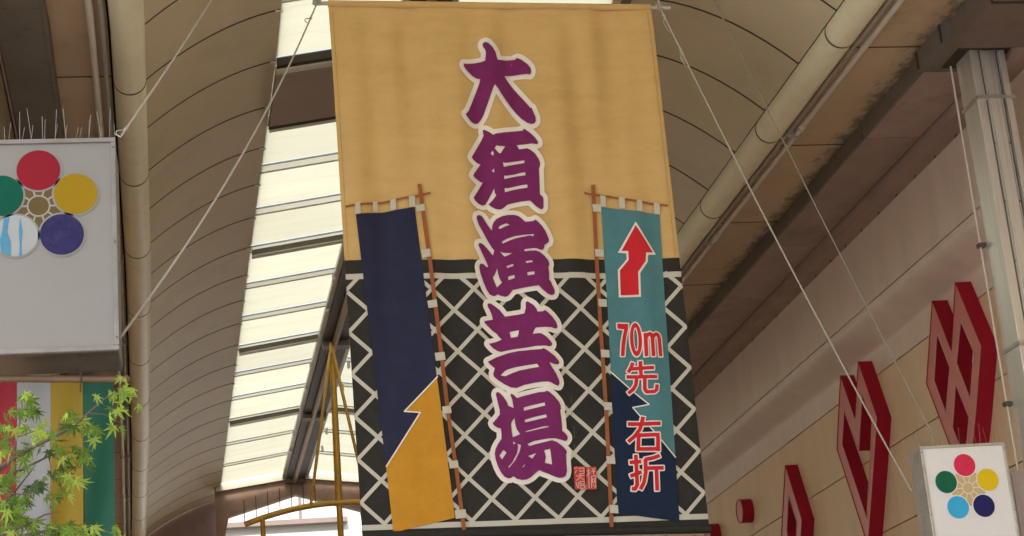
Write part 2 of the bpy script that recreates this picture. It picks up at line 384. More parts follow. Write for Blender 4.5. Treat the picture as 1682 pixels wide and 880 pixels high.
# cornice tubes
for side in (0, 1):
    cx = (lambda y: XL(y)-.14) if side == 0 else (lambda y: XC(y)+.14)
    core = MB().tube([(cx(y), y, ZC) for y in np.linspace(Y0, Y1, 24)], .125, 12).build('cornice_core', 'seam_dark', roof)
    ys = cuts(16.75 if side else 15.25, 2.28, Y0, Y1)
    for a, b in zip(ys[:-1], ys[1:]):
        yy = np.linspace(a+.006, b-.006, 5)
        smooth_tube(MB().tube([(cx(y), y, ZC) for y in yy], .14, 28).build('cornice_tube', 'tube', roof))
    for y in ys[1:-1]:
        smooth_tube(MB().tube([(cx(y), y-.012, ZC), (cx(y), y+.012, ZC)], .142, 28).build('tube_joint', 'seam_line', roof))
    sg = 1 if side else -1
    ed = XC if side else XL
    for s, r, z, k in ((.335, .022, 8.235, 'pipe_grey'), (.425, .030, 8.225, 'pipe')):
        smooth_tube(MB().tube([(ed(y)+sg*s, y, z) for y in np.linspace(Y0, Y1, 30)], r, 12).build('conduit', k, roof))
    for y in np.arange(13.2, 36, 3.4):
        smooth_tube(MB().tube([(ed(y)+sg*.425, y+d, 8.225) for d in (-.05, .05)], .040, 12).build('conduit_coupling', 'pipe', roof))
        MB().box((ed(y)+sg*.30-.0, y+.14, 8.19), (ed(y)+sg*.47, y+.17, 8.30)).build('conduit_clamp', 'pipe_grey', roof)
    # soffit
    s0, s1 = .30, (1.10 if side else .76)
    ys = cuts(17.27 if side else 15.23, 2.43 if side else 2.17, Y0, Y1)
    for a, b in zip(ys[:-1], ys[1:]):
        MB().slab(lambda u, v: (ed(a+(b-a)*v)+sg*(s0+(s1-s0)*u), a+.008+(b-a-.016)*v, 8.30), 1, 2, (0, 0, .03)).build('soffit_panel', 'soffit', roof)
    for y in ys[1:-1]:
        MB().box((ed(y)+sg*s0, y-.012, 8.298), (ed(y)+sg*s1, y+.012, 8.31)).build('panel_joint', 'seam_line', roof)
    MB().slab(lambda u, v: (ed(Y0+(Y1-Y0)*v)+sg*(.05+(s1+1.7-.05)*u), Y0+(Y1-Y0)*v, 8.50), 1, 30, (0, 0, .08)).build('roof_deck', 'seam_dark', roof)
    # edge fascia and beam below
    ys = cuts(16.72 if side else 17.0, 3.45, Y0, Y1)
    for a, b in zip(ys[:-1], ys[1:]):
        f = lambda y, s: ed(y)+sg*s
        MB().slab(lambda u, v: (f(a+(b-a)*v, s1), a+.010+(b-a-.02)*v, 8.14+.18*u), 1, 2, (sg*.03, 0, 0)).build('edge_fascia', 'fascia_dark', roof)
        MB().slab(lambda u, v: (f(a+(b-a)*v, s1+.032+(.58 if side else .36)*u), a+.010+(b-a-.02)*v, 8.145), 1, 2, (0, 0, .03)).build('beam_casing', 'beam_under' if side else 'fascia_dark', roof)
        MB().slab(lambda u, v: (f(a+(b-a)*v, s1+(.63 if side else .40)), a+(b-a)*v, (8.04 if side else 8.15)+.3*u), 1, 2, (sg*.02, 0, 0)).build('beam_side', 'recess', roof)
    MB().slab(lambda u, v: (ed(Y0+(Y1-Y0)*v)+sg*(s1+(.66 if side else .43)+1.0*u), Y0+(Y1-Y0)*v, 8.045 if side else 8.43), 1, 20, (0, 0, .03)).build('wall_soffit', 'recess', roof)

# skylight: two shallow slopes of panes between frames
FR = [Y0+.2, .6, 5.0, 9.4, 13.8] + [18.2, 22.45, 27.1, 31.8, 37.40]
def sl(side, t, y): x0 = (XE if side == 0 else XF)(y); x1 = XR(y); sgn = 1 if side == 0 else -1; return np.array([x0+(x1-x0)*t, y, ZS+(ZR-ZS)*t])
for fa, fb in zip(FR[:-1], FR[1:]):
    n = 3
    for side in (0, 1):
        for k in range(n):
            a = fa+(fb-fa)*k/n; b = fa+(fb-fa)*(k+1)/n
            obj('skylight_pane', [sl(side, t, y)+np.array([0, 0, .03]) for y in (a+.095, b-.125) for t in (-.06, .96)], [(0, 1, 3, 2)], 'pane', roof)
            wd = .05 if k else .07
            for d0, d1, key in ((-.13, .10, 'pane_strip'),):
                obj('glazing_strip', [sl(side, t, y)+np.array([0, 0, .024]) for y in (a+d0, a+d1) for t in (-.06, .96)], [(0, 1, 3, 2)], key, roof)
                for dd in (d0, d1):
                    MB().slab(lambda u, v: sl(side, -.04+.98*u, a+dd-.008+.016*v)+np.array([0, 0, .004]), 1, 1, (0, 0, .016)).build('glazing_bar', 'bar_dim', roof)
            if k == 0:
                MB().slab(lambda u, v: sl(side, .015+.96*u, a-.04+.08*v)+np.array([0, 0, -.07]), 1, 1, (0, 0, .068)).build('frame_rafter', 'bar_dark', roof)
                MB().slab(lambda u, v: sl(side, .015+.96*u, a-.045+.12*v)+np.array([0, 0, -.088]), 1, 1, (0, 0, .016)).build('rafter_flange', 'bar', roof)
# wide opaque expansion band across the skylight
for side in (0, 1):
    MB().slab(lambda u, v: sl(side, .005+.995*u, 16.72+1.28*v)+np.array([0, 0, -.13]), 1, 1, (0, 0, .11)).build('expansion_band', 'band', roof)
    MB().slab(lambda u, v: sl(side, .005+.995*u, 16.60+.10*v)+np.array([0, 0, -.12]), 1, 1, (0, 0, .05)).build('band_trim', 'bar', roof)
for side in (0, 1):
    for ya, yb in ((18.0, 18.16), (16.52, 16.60)):
        MB().slab(lambda u, v: sl(side, .005+.995*u, ya+(yb-ya)*v)+np.array([0, 0, -.10]), 1, 1, (0, 0, .08)).build('band_gasket', 'seam_dark', roof)
# side kerbs of skylight
for side in (0, 1):
    MB().slab(lambda u, v: sl(side, -.10+.09*u, Y0+(Y1-Y0)*v)+np.array([0, 0, .012]), 1, 40, (0, 0, .09)).build('skylight_kerb', 'bar_dark', roof)
# ridge beam with bronze pipe
MB().slab(lambda u, v: (XR(Y0+(Y1-Y0)*v)-.19+.38*u, Y0+(Y1-Y0)*v, 9.10), 1, 40, (0, 0, .16)).build('ridge_beam', 'ridge_steel', roof)
for s in (-1, 1):
    MB().slab(lambda u, v: (XR(Y0+(Y1-Y0)*v)+s*(.195+.07*u), Y0+(Y1-Y0)*v, 9.15), 1, 40, (0, 0, .07)).build('ridge_flashing', 'bar', roof)
smooth_tube(MB().tube([(XR(y)-.02, y, 9.06) for y in np.linspace(Y0, Y1, 24)], .045, 12).build('ridge_pipe', 'bronze', roof))
for y in FR:
    if y > 10:
        MB().box((XR(y)-.20, y-.12, 9.02), (XR(y)+.20, y+.12, 9.20)).build('ridge_node', 'bar_dark', roof)
    for s in (-1, 1):
        for dy in (1.5, 3.0):
            if y > 16 and y+dy < 37:
                MB().box((XR(y)+s*.30-.02, y+dy-.02, 9.10), (XR(y)+s*.30+.02, y+dy+.10, 9.20)).build('pane_clip', 'bar', roof)
# end gable frame
yg = 37.45
gx0, gx1, gx2 = -1.3, XR(yg), 5.6
prof = [(XE(yg)-.12, 9.4), (gx1, 9.4), (XF(yg)+.12, 9.4), (XF(yg)+.12, 8.0), (XF(yg)-.02, 8.0), (XF(yg)-.10, 8.36), (gx1, 8.80), (XE(yg)+.14, 8.42), (XE(yg)+.06, 8.04), (XE(yg)-.12, 8.02)]
MB().prism([(x, yg, z) for x, z in prof], (0, .22, 0)).build('gable_frame', 'steel_frame', roof)
ye = 38.95
MB().prism([(x, ye, z) for x, z in [(-3.4, 9.5), (.5, 9.5), (XE(ye)+.02, 8.0), (-.35, 7.95), (-.95, 7.6), (-1.25, 7.2), (-3.4, 7.1)]], (0, .2, 0)).build('end_frame', 'steel_frame', roof)
MB().prism([(x, ye, z) for x, z in [(3.1, 9.5), (8.0, 9.5), (8.0, 7.1), (5.6, 7.2), (4.6, 7.95), (XF(ye)-.02, 8.0)]], (0, .2, 0)).build('end_frame', 'steel_frame', roof)
MB().prism([(x, yg-.06, z) for x, z in [(XE(yg)-.1, 9.14), (gx1, 9.36), (XF(yg)+.1, 9.14), (XF(yg)+.1, 8.93), (gx1, 9.13), (XE(yg)-.1, 8.93)]], (0, .05, 0)).build('gable_flashing', 'bar_dim', roof)

# ------------------------------------------------------------------ building on the right
XWR = 7.95
bldg = thing('shop_building', 'peach panelled shop front with red sign letters beside the arcade pillar', 'building', (9, 20, 0))
MB().box((XWR+.03, -4, 0), (XWR+3, 44, 8.38)).build('wall_core', 'tile_joint', bldg)
rows = [8.10, 7.20, 6.63, 5.73, 4.83, 3.93, 3.0, 1.5, 0.02]
colsY = [-4, 5, 15.05, 24.4, 33.8, 43.9]
def bulge(z):
    t = min(max((z-6.90)/.24, 0), 1); return .40*t*t*(3-2*t)
for zt, zb in zip(rows[:-1], rows[1:]):
    for a, b in zip(colsY[:-1], colsY[1:]):
        def fn(u, v): z = zb+.008+(zt-zb-.016)*u; return (XWR-bulge(z), a+.003+(b-a-.006)*v, z)
        MB().slab(fn, 20 if zb > 6 and zb < 7 else 1, 1, (.028, 0, 0)).build('wall_panel', 'fascia_panel' if zb > 6.5 else 'wall_panel', bldg, True)
MB().box((XWR-.36, -4, 7.16), (XWR+.02, 43.8, 8.30)).build('fascia_core', 'tile_joint', bldg)
for i, y in enumerate(np.arange(13.5, 31, .58)):
    MB().tube([(XWR-.43, y, 8.06), (XWR-.435, y+.01, 8.03), (XWR-.43, y+.04, 8.025)], .006, 5).build('hook', 'seam_dark', bldg)

# ------------------------------------------------------------------ building on the left
lb = thing('tiled_building', 'brown tiled building edge behind the hanging flower sign', 'building', (-3.2, 15, 0))
XT = lambda y: XL(y)-1.20
MB().slab(lambda u, v: (XT(12.8+31.2*v)-.02, 12.8+31.2*v, 8.4*u), 1, 30, (-2.0, 0, 0)).build('wall_core', 'tile_joint', lb)
tmb = MB()
for iz in range(52):
    z = 5.6+iz*.052
    for iy in range(38):
        y = 13.5+iy*.105 + (.05 if iz % 2 else 0)
        x = XT(y); tmb.box((x-.019, y+.004, z+.003), (x+.004, y+.101, z+.049))
tag(tmb.build('wall_tile', 'tile', lb), kind='stuff')
MB().slab(lambda u, v: (XT(18+26*v), 18+26*v, 3+5.4*u), 1, 12, (-.018, 0, 0)).build('wall_panel', 'wall_panel', lb)
MB().slab(lambda u, v: (XT(12.8+.6*v), 12.8+.6*v, .02+8.3*u), 1, 12, (-.018, 0, 0)).build('wall_panel', 'wall_panel', lb)
MB().slab(lambda u, v: (XT(13.45+4.5*v), 13.45+4.5*v, .02+5.5*u), 1, 4, (-.018, 0, 0)).build('wall_panel', 'wall_panel', lb)

# ------------------------------------------------------------------ pillar
pl = thing('steel_pillar', 'dull stainless steel pillar with vertical grooves carrying the roof beam', 'pillar', (7.05, 14.65, 0))
px0, px1, py0, py1 = 6.90, 7.235, 14.5, 14.82
bevel(MB().box((px0, py0, 0), (px1, py1, 8.12)).build('shaft', 'stainless', pl), .008)
for fx in (.26, .37, .66, .74, .92):
    x = px0+(px1-px0)*fx
    MB().box((x-.006, py0-.004, 0.01), (x+.006, py0-.0005, 8.10)).build('groove', 'groove', pl)
bevel(MB().box((px0+.11, py0-.022, .01), (px0+.215, py0-.006, 8.09)).build('cover_strip', 'stainless', pl), .004)
bevel(MB().box((px1-.075, py0-.030, .01), (px1-.03, py0-.006, 8.09)).build('conduit_strip', 'stainless', pl), .004)
for z in (7.62, 5.35, 3.1):
    MB().box((px0-.012, py0-.036, z), (px1+.012, py1+.01, z+.03)).build('strap', 'sign_frame', pl)
for z in np.arange(7.2, 3.5, -.55):
    for x in (px0+.09, px1-.10):
        MB().tube([(x, py0-.005, z), (x, py0-.016, z)], .009, 6).build('screw', 'groove', pl)
smooth_tube(MB().tube([(6.865, 14.86, 8.30), (6.865, 14.86, 7.6), (6.87, 14.86, .01)], .010, 8).build('drain_pipe', 'pipe', pl))
for z in (6.35, 4.9):
    MB().box((6.84, 14.82, z), (6.91, 14.89, z+.035)).build('pipe_clamp', 'groove', pl)
bm_ = thing('column_beam', 'dark boxed cross beam resting on the steel pillar top', 'beam', (7.3, 14.65, 8.12))
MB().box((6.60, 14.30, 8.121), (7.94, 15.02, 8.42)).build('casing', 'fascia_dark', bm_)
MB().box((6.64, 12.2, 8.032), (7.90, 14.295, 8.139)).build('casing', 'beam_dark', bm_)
MB().box((6.635, 13.35, 8.026), (7.905, 13.39, 8.14)).build('joint_strip', 'seam_dark', bm_)
MB().box((6.80, 14.42, 8.105), (7.32, 14.90, 8.1205)).build('bearing_plate', 'seam_dark', bm_)
for y in (14.36, 14.94):
    MB().box((6.59, y, 8.125), (6.599, y+.03, 8.415)).build('joint_strip', 'seam_dark', bm_)

# ------------------------------------------------------------------ flower signs
def circ3(c, r, y, n=40): return [(c[0]+r*math.cos(2*math.pi*i/n), y, c[1]+r*math.sin(2*math.pi*i/n)) for i in range(n)]
def flat(name, polys, key, y, parent, holes=(), clip=None, th=.0):
    V, T = region([[(p[0]*1000, p[1]*1000) for p in q] for q in polys], [[(p[0]*1000, p[1]*1000) for p in q] for q in holes],
                  clip=[(p[0]*1000, p[1]*1000) for p in clip] if clip else None)
    return obj(name, [(v[0]/1000, y, v[1]/1000) for v in V], T, key, parent)
def flower_sign(label, x0, x1, z0, z1, y, depth, keys, centre, rad, ring, spikes, peeled, face):
    t = thing('flower_sign', label, 'sign', ((x0+x1)/2, y+depth/2, z0), 'lit box signs with five coloured dots')
    e = .022
    bevel(MB().box((x0+.004, y+.014, z0+.006), (x1-.004, y+depth, z1-.004)).build('case', 'sign_frame_shaded' if peeled else 'sign_frame', t), .004)
    MB().box((x0+.01, y+.012, z0-.003), (x1-.01, y+depth-.01, z0+.004)).build('underside', 'sign_under', t)
    f = MB()
    for a, b in (((x0, z0), (x1, z0+e)), ((x0, z1-e), (x1, z1)), ((x0, z0+e), (x0+e, z1-e)), ((x1-e, z0+e), (x1, z1-e))):
        bevel(MB().box((a[0], y-.012, a[1]), (b[0], y+.013, b[1])).build('frame_edge', 'sign_frame_shaded' if peeled else 'sign_frame', t), .003)
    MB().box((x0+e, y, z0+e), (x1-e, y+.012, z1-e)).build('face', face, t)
    for sx in (x0+.011, x1-.011):
        for sz in (z0+.06, (z0+z1)/2, z1-.05):
            MB().tube([(sx, y-.0115, sz), (sx, y-.0165, sz)], .0045, 8).build('screw', 'groove', t)
    cx, cz = centre; yl = y-.002
    # small centre rosette
    star = []
    for i in range(5):
        a = math.pi/2+math.pi/5+2*math.pi*i/5; b = a+math.pi/5
        star.append((cx+ring*.80*math.cos(a), cz+ring*.80*math.sin(a))); star.append((cx+ring*.60*math.cos(b), cz+ring*.60*math.sin(b)))
    ro = flat('rosette', [star], keys[5], yl, t)
    disc_r = rad
    dots = []
    for i, k in enumerate(keys[:5]):
        a = math.pi/2-2*math.pi*i/5
        c = (cx+ring*math.cos(a), cz+ring*math.sin(a)); dots.append(c)
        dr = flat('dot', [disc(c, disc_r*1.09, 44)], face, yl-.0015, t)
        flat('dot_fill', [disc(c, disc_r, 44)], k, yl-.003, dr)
        if peeled and i == 3:
            cl = disc(c, disc_r*.995, 44)
            flat('vinyl_remnant', [[(c[0]-.060, c[1]-.12), (c[0]-.020, c[1]-.12), (c[0]-.022, c[1]-.03), (c[0]-.036, c[1]+.02), (c[0]-.024, c[1]+.12), (c[0]-.048, c[1]+.12), (c[0]-.058, c[1]+.03), (c[0]-.070, c[1]-.02)]], 'dot_oldblue_shaded', yl-.0045, dr, clip=cl)
            flat('vinyl_remnant', [[(c[0]+.012, c[1]-.12), (c[0]+.030, c[1]-.12), (c[0]+.026, c[1]-.04), (c[0]+.031, c[1]+.02), (c[0]+.020, c[1]+.09), (c[0]+.014, c[1]+.02), (c[0]+.018, c[1]-.05)]], 'dot_oldblue_shaded', yl-.0045, dr, clip=cl)
    q = disc_r*.54
    flat('rosette_ring', [disc((cx, cz), q, 30)], 'dot_line_shaded' if peeled else 'dot_line', yl-.0017, ro, holes=[disc((cx, cz), q*.86, 30)])
    for i in range(10):
        a = math.pi/2+math.pi/10+2*math.pi*i/10
        flat('rosette_line', [seg_quad((cx+q*1.0*math.cos(a), cz+q*1.0*math.sin(a)), (cx+ring*.52*math.cos(a), cz+ring*.52*math.sin(a)), disc_r*.085)], 'dot_line_shaded' if peeled else 'dot_line', yl-.0012, ro)
    for i in range(spikes):
        x = x0+.02+(x1-x0-.04)*i/(spikes-1)
        for yy, lean in ((y+.02, -.03), (y+.10, .05)):
            h = random.uniform(.11, .17)*(1 if random.random() > .18 else .45)
            MB().tube([(x+random.uniform(-.01, .01), yy, z1-.012), (x+random.uniform(-.015, .02), yy+lean, z1+h)], .0013, 5).build('bird_spike', 'wire', t)
    return t
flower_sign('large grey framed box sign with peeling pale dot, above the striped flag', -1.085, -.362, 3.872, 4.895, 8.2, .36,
            ['dot_red', 'dot_amber', 'dot_navy', 'dot_peeled', 'dot_green', 'dot_olive'], (-.711, 4.569), .098, .174, 14, True, 'sign_face_shaded')  # dots and face carry this sign's weaker light in their colours
rs = flower_sign('smaller white box sign with bright dots beside the steel pillar', 5.625, 6.345, 3.29, 4.392, 13.9, .26,
            ['dot_pink', 'dot_yellow', 'dot_deepnavy', 'dot_blue', 'dot_dgreen', 'dot_tan'], (5.980, 4.037), .090, .185, 9, False, 'sign_face')
for z in (3.55, 4.15):
    MB().box((6.10, 14.155, z), (6.16, 14.60, z+.05)).build('bracket', 'sign_frame', rs)
    MB().box((6.10, 14.56, z+.001), (6.905, 14.62, z+.051)).build('bracket', 'sign_frame', rs)
jb = thing('junction_box', 'plain grey metal box beside the smaller white sign', 'box', (6.62, 14.2, 3.2))
bevel(MB().box((6.43, 14.12, 3.2), (6.93, 14.42, 4.20)).build('case', 'grey_box', jb), .01)
MB().box((6.46, 14.112, 3.25), (6.90, 14.119, 4.16)).build('lid', 'grey_box', jb)

# ------------------------------------------------------------------ red sign letters on the right wall
XF0 = 7.78
def zpt(org, s, p): return (org[0]+p[0]/s, org[1]+p[1]/s)
def wall_shape(name, label, cat, outer, holes, group, org, s):
    def W(p): q = zpt(org, s, p); w_ = onX(q[0], q[1], XF0); return (w_[1]*1000, w_[2]*1000)
    oc = [W(p) for p in outer]; hc = [[W(p) for p in h] for h in holes]
    lo = min(p[1] for p in oc)/1000; my = sum(p[0] for p in oc)/len(oc)/1000
    t = thing(name, label, cat, (XF0+.08, my, lo), group)
    V, T = region([oc], hc)
    obj('front_face', [(XF0, v[0]/1000, v[1]/1000) for v in V], T, 'letter_face', t)
    for c in [oc]+hc:
        n = len(c)
        vs = [(XF0, p[0]/1000, p[1]/1000) for p in c]+[(XWR-.001, p[0]/1000, p[1]/1000) for p in c]
        obj('return', vs, [(i, (i+1) % n, (i+1) % n+n, i+n) for i in range(n)], 'letter_side', t)
        for i in range(n):
            a, b = np.array(vs[i]), np.array(vs[(i+1) % n])
        MB().tube([np.array(v)+np.array([-.004, 0, 0]) for v in vs[:n]]+[np.array(vs[0])+np.array([-.004, 0, 0])], .006, 4, False).build('edge_trim', 'letter_trim' if c is not oc else 'letter_side', t)
    return t
g = 'red channel letters on the peach wall'
wall_shape('sign_letter', 'largest red outlined channel letter, crossing strokes, nearest the steel pillar', 'sign letter',
    [(97,132),(192,380),(212,40),(343,360),(318,680),(277,1096),(68,545)],
    [[(120,292),(185,465),(165,695),(105,530)], [(238,232),(305,390),(287,625),(217,442)], [(213,545),(280,712),(263,930),(197,765)]], g, (1500,450), 3.033)
wall_shape('sign_letter', 'middle red outlined channel letter with two peaks, pointed at the bottom', 'sign letter',
    [(62,107),(131,312),(148,40),(240,312),(228,480),(195,930),(45,460)],
    [[(78,272),(149,471),(166,198),(214,330),(189,800),(69,440)]], g, (1360,580), 2.933)
wall_shape('sign_letter', 'smallest red channel letter with single peak, farthest along the peach wall', 'sign letter',
    [(883,150),(1055,715),(1030,1150),(960,1480),(842,890),(855,650)],
    [[(915,455),(1003,740),(985,1100),(957,1280),(897,830)]], g, (1150,740), 6.286)
def wall_disc(label, c, r):
    w_ = onX(c[0], c[1], XF0); t = thing('sign_dot', label, 'sign dot', (XF0+.08, w_[1], w_[2]-r), 'round red studs on the peach wall')
    n = 36; ring_ = [(w_[1]+r*math.cos(2*math.pi*i/n), w_[2]+r*math.sin(2*math.pi*i/n)) for i in range(n)]
    obj('front_face', [(XF0, *p) for p in ring_], [tuple(range(n))], 'letter_face', t)
    o = obj('return', [(XF0, *p) for p in ring_]+[(XWR-.001, *p) for p in ring_], [(i, (i+1) % n, (i+1) % n+n, i+n) for i in range(n)], 'letter_side', t, True)
    MB().tube([(XF0-.004, *p) for p in ring_]+[(XF0-.004, *ring_[0])], .006, 4, False).build('edge_trim', 'letter_side', t)
wall_disc('round red stud alone on the peach wall, left of the smallest letter', (1215.3, 839.7), .176)
wall_disc('round red stud half hidden at the lower right corner of the banner', (1163, 879), .176)

# ------------------------------------------------------------------ banner
YB = 14.0
ban = thing('hanging_banner', 'tall ochre and black fabric banner with large purple lettering across the arcade', 'banner', (2.5, YB, 3.8))
PTL, PTR, PBR, PBL = (539, 8), (1068, 14), (1166.5, 876), (595.5, 886)
TOPZ = 8.35
def drape(X, Z):
    v = min(max((TOPZ-Z)/4.4, 0), 1); u = (X-1.13)/2.72
    amp = .026*math.exp(-v*2.0)+.006
    a = math.sin(2*math.pi*(u*3.1+v*.55)+.4)+.6*math.sin(2*math.pi*(u*6.3-v*.8)+1.7)+.45*math.sin(2*math.pi*(u*9.7+v*.25)+3.1)
    b = .010*math.sin(2*math.pi*(v*1.3+u*.4))*(1-v)
    return (a*amp+b)*min(1, v*14+.15)*(1-.65*max(0, v-.8)/.2)
def cloth(name, polys, key, layer, holes=(), parent=None, clip=None, grid=7):
    V, T = region(polys, holes, grid=grid, clip=clip)
    P = []
    for p in V:
        w_ = onY(p[0], p[1], YB); P.append((w_[0], YB-drape(w_[0], w_[2])-.003*layer, w_[2]))
    o = obj(name, P, T, key, parent or ban, True)
    return o
BANP = [PTL, PTR, PBR, PBL]
cloth('cloth', [BANP], 'cloth_gold', 0)
def lerp(a, b, t): return np.array(a, float)*(1-t)+np.array(b, float)*t
def edgeL(y): return lerp(PTL, PBL, (y-PTL[1])/(PBL[1]-PTL[1]))
def edgeR(y): return lerp(PTR, PBR, (y-PTR[1])/(PBR[1]-PTR[1]))
ins_ = np.array([.6, 0])
BLK = [edgeL(427.5)+ins_*0, edgeR(424.5)-ins_*0, PBR, PBL]
cloth('black_field', [BLK], 'cloth_black', 1)
# lattice nodes: homography from (i,j) grid to photo plane of the cloth
def homog(src, dst):
    A = []
    for (x, y), (u, v) in zip(src, dst):
        A.append([x, y, 1, 0, 0, 0, -u*x, -u*y, -u]); A.append([0, 0, 0, x, y, 1, -v*x, -v*y, -v])
    return np.linalg.svd(np.array(A, float))[2][-1].reshape(3, 3)
H = homog([(0, 0), (8, 0), (8, 5), (0, 5)], [(568, 477), (1118, 471), (1156.5, 809), (592.5, 825.5)])
def G(i, j): q = H @ np.array([i, j, 1.0]); return q[:2]/q[2]
lat = []
JT, JB = -.36, 5.52
for k in range(-8, 16):
    for sgn in (1, -1):
        # line i = k + sgn*j (nodes at integers), keep the part inside
        pts = []
        for j in np.linspace(JT, JB, 60):
            i = k+sgn*j
            if -.06 <= i <= 8.06: pts.append(G(i, j))
        if len(pts) > 1 and np.linalg.norm(pts[0]-pts[-1]) > 4: lat.append(seg_quad(pts[0], pts[-1], 6.3))
hclip = [edgeL(440), edgeR(437), edgeR(862), edgeL(873)]
cloth('lattice', lat+[seg_quad(edgeL(454.5), edgeR(451.5), 9), seg_quad(edgeL(867), edgeR(848), 9)], 'cloth_cream', 2, clip=hclip)
# indigo streamer on the left with ochre arrow
stm = cloth('streamer', [[(584,353),(681,340),(717,621),(747,851),(646,875),(634,766)]], 'cloth_navy', 3)
cloth('streamer_arrow', [[(717,621),(664,676),(689,678),(634,766),(646,875),(747,851)]], 'cloth_orange', 4, parent=stm)
cloth('arrow_outline', stroke([(718,620),(664,676),(690,678),(634,767)], 2.2), 'cloth_white', 5, parent=stm)
for q in [[(x0,y0),(x1,y0-1.5),(x1+.8,y1-1),(x0+.8,y1)] for x0,x1,y0,y1 in ((582.5,591,336,354),(612,620,332,348.5),(641,650,328,345),(671,681,323.5,341))]: cloth('streamer_tab', [q], 'cloth_cream', 8, parent=stm)
for q in [[(x0,y0+1),(x1-2,y0-1),(x1,y1-2),(x0+2,y1)] for x0,x1,y0,y1 in ((682,698,337,349),(691,707,411,425),(701,718,495,508),(713,731,581,595),(725,741,669,682),(736,753,758,771),(746,766,838,853))]: cloth('streamer_tab', [q], 'cloth_cream', 8, parent=stm)
cloth('streamer_pole', stroke([(567,341),(637,330.5),(707,318)], 3.4), 'cloth_brown', 6, parent=stm)
cloth('streamer_pole', stroke([(688.5,303),(697,366),(706.5,437),(720,550),(735,680),(750,780),(763,882)], 6.6), 'cloth_brown', 7, parent=stm)
# teal streamer on the right
stm2 = cloth('streamer', [[(987.6,339),(1082.5,352.6),(1092,500),(1109,752),(1115.5,857),(1014,843),(998,500)]], 'cloth_teal', 3)
cloth('streamer_foot', [[(1002.5,611),(1065,665.5),(1039,669.5),(1109,752),(1115.5,857),(1014,843)]], 'cloth_ink', 4, parent=stm2)
cloth('arrow_outline', stroke([(1002.5,611),(1065,665.5),(1039,669.5),(1109,752)], 2.0), 'cloth_white', 5, parent=stm2)
for q in [[(x0,y0),(x1,y0+1.5),(x1+.8,y1+1),(x0+.8,y1)] for x0,x1,y0,y1 in ((986,994.5,320.5,339),(1016,1025.5,324,342.5),(1044.5,1053.5,329.5,347.5),(1073,1082,334.5,353))]: cloth('streamer_tab', [q], 'cloth_cream', 8, parent=stm2)
for q in [[(x0,y0),(x1-1,y0+1),(x1,y1+1),(x0+1.5,y1)] for x0,x1,y0,y1 in ((973,988,334.5,347),(977,992,408.6,421),(982,997,491,503.5),(986,1001,574.7,587),(990.5,1005,661,674),(995,1010,749.6,762),(1000,1015,829.5,843))]: cloth('streamer_tab', [q], 'cloth_cream', 8, parent=stm2)
cloth('streamer_pole', stroke([(960,316),(1028,328),(1095.5,340.5)], 3.4), 'cloth_brown', 6, parent=stm2)
cloth('streamer_pole', stroke([(974.5,302.5),(980,425),(986.5,545),(995,673),(1000,770),(1004.5,878)], 6.4), 'cloth_brown', 7, parent=stm2)
# red arrow
stm['label'] = 'indigo streamer with an ochre arrow foot'; stm2['label'] = 'teal streamer with red arrow and directions'
A6 = lambda L: [(930+x/3.036, 290+y/3.036) for x, y in L]
arrow_w = A6([(343,228),(445,392),(405,395),(403,430),(365,487),(368,605),(262,603),(257,465),(300,415),(298,385),(257,380)])
arrow_r = A6([(343,247),(430,382),(394,384),(392,426),(354,481),(358,595),(271,593),(267,468),(309,419),(307,374),(275,371)])
aw = cloth('direction_arrow', [arrow_w], 'cloth_white', 5, parent=stm2); cloth('arrow_fill', [arrow_r], 'cloth_red', 6, parent=stm2)
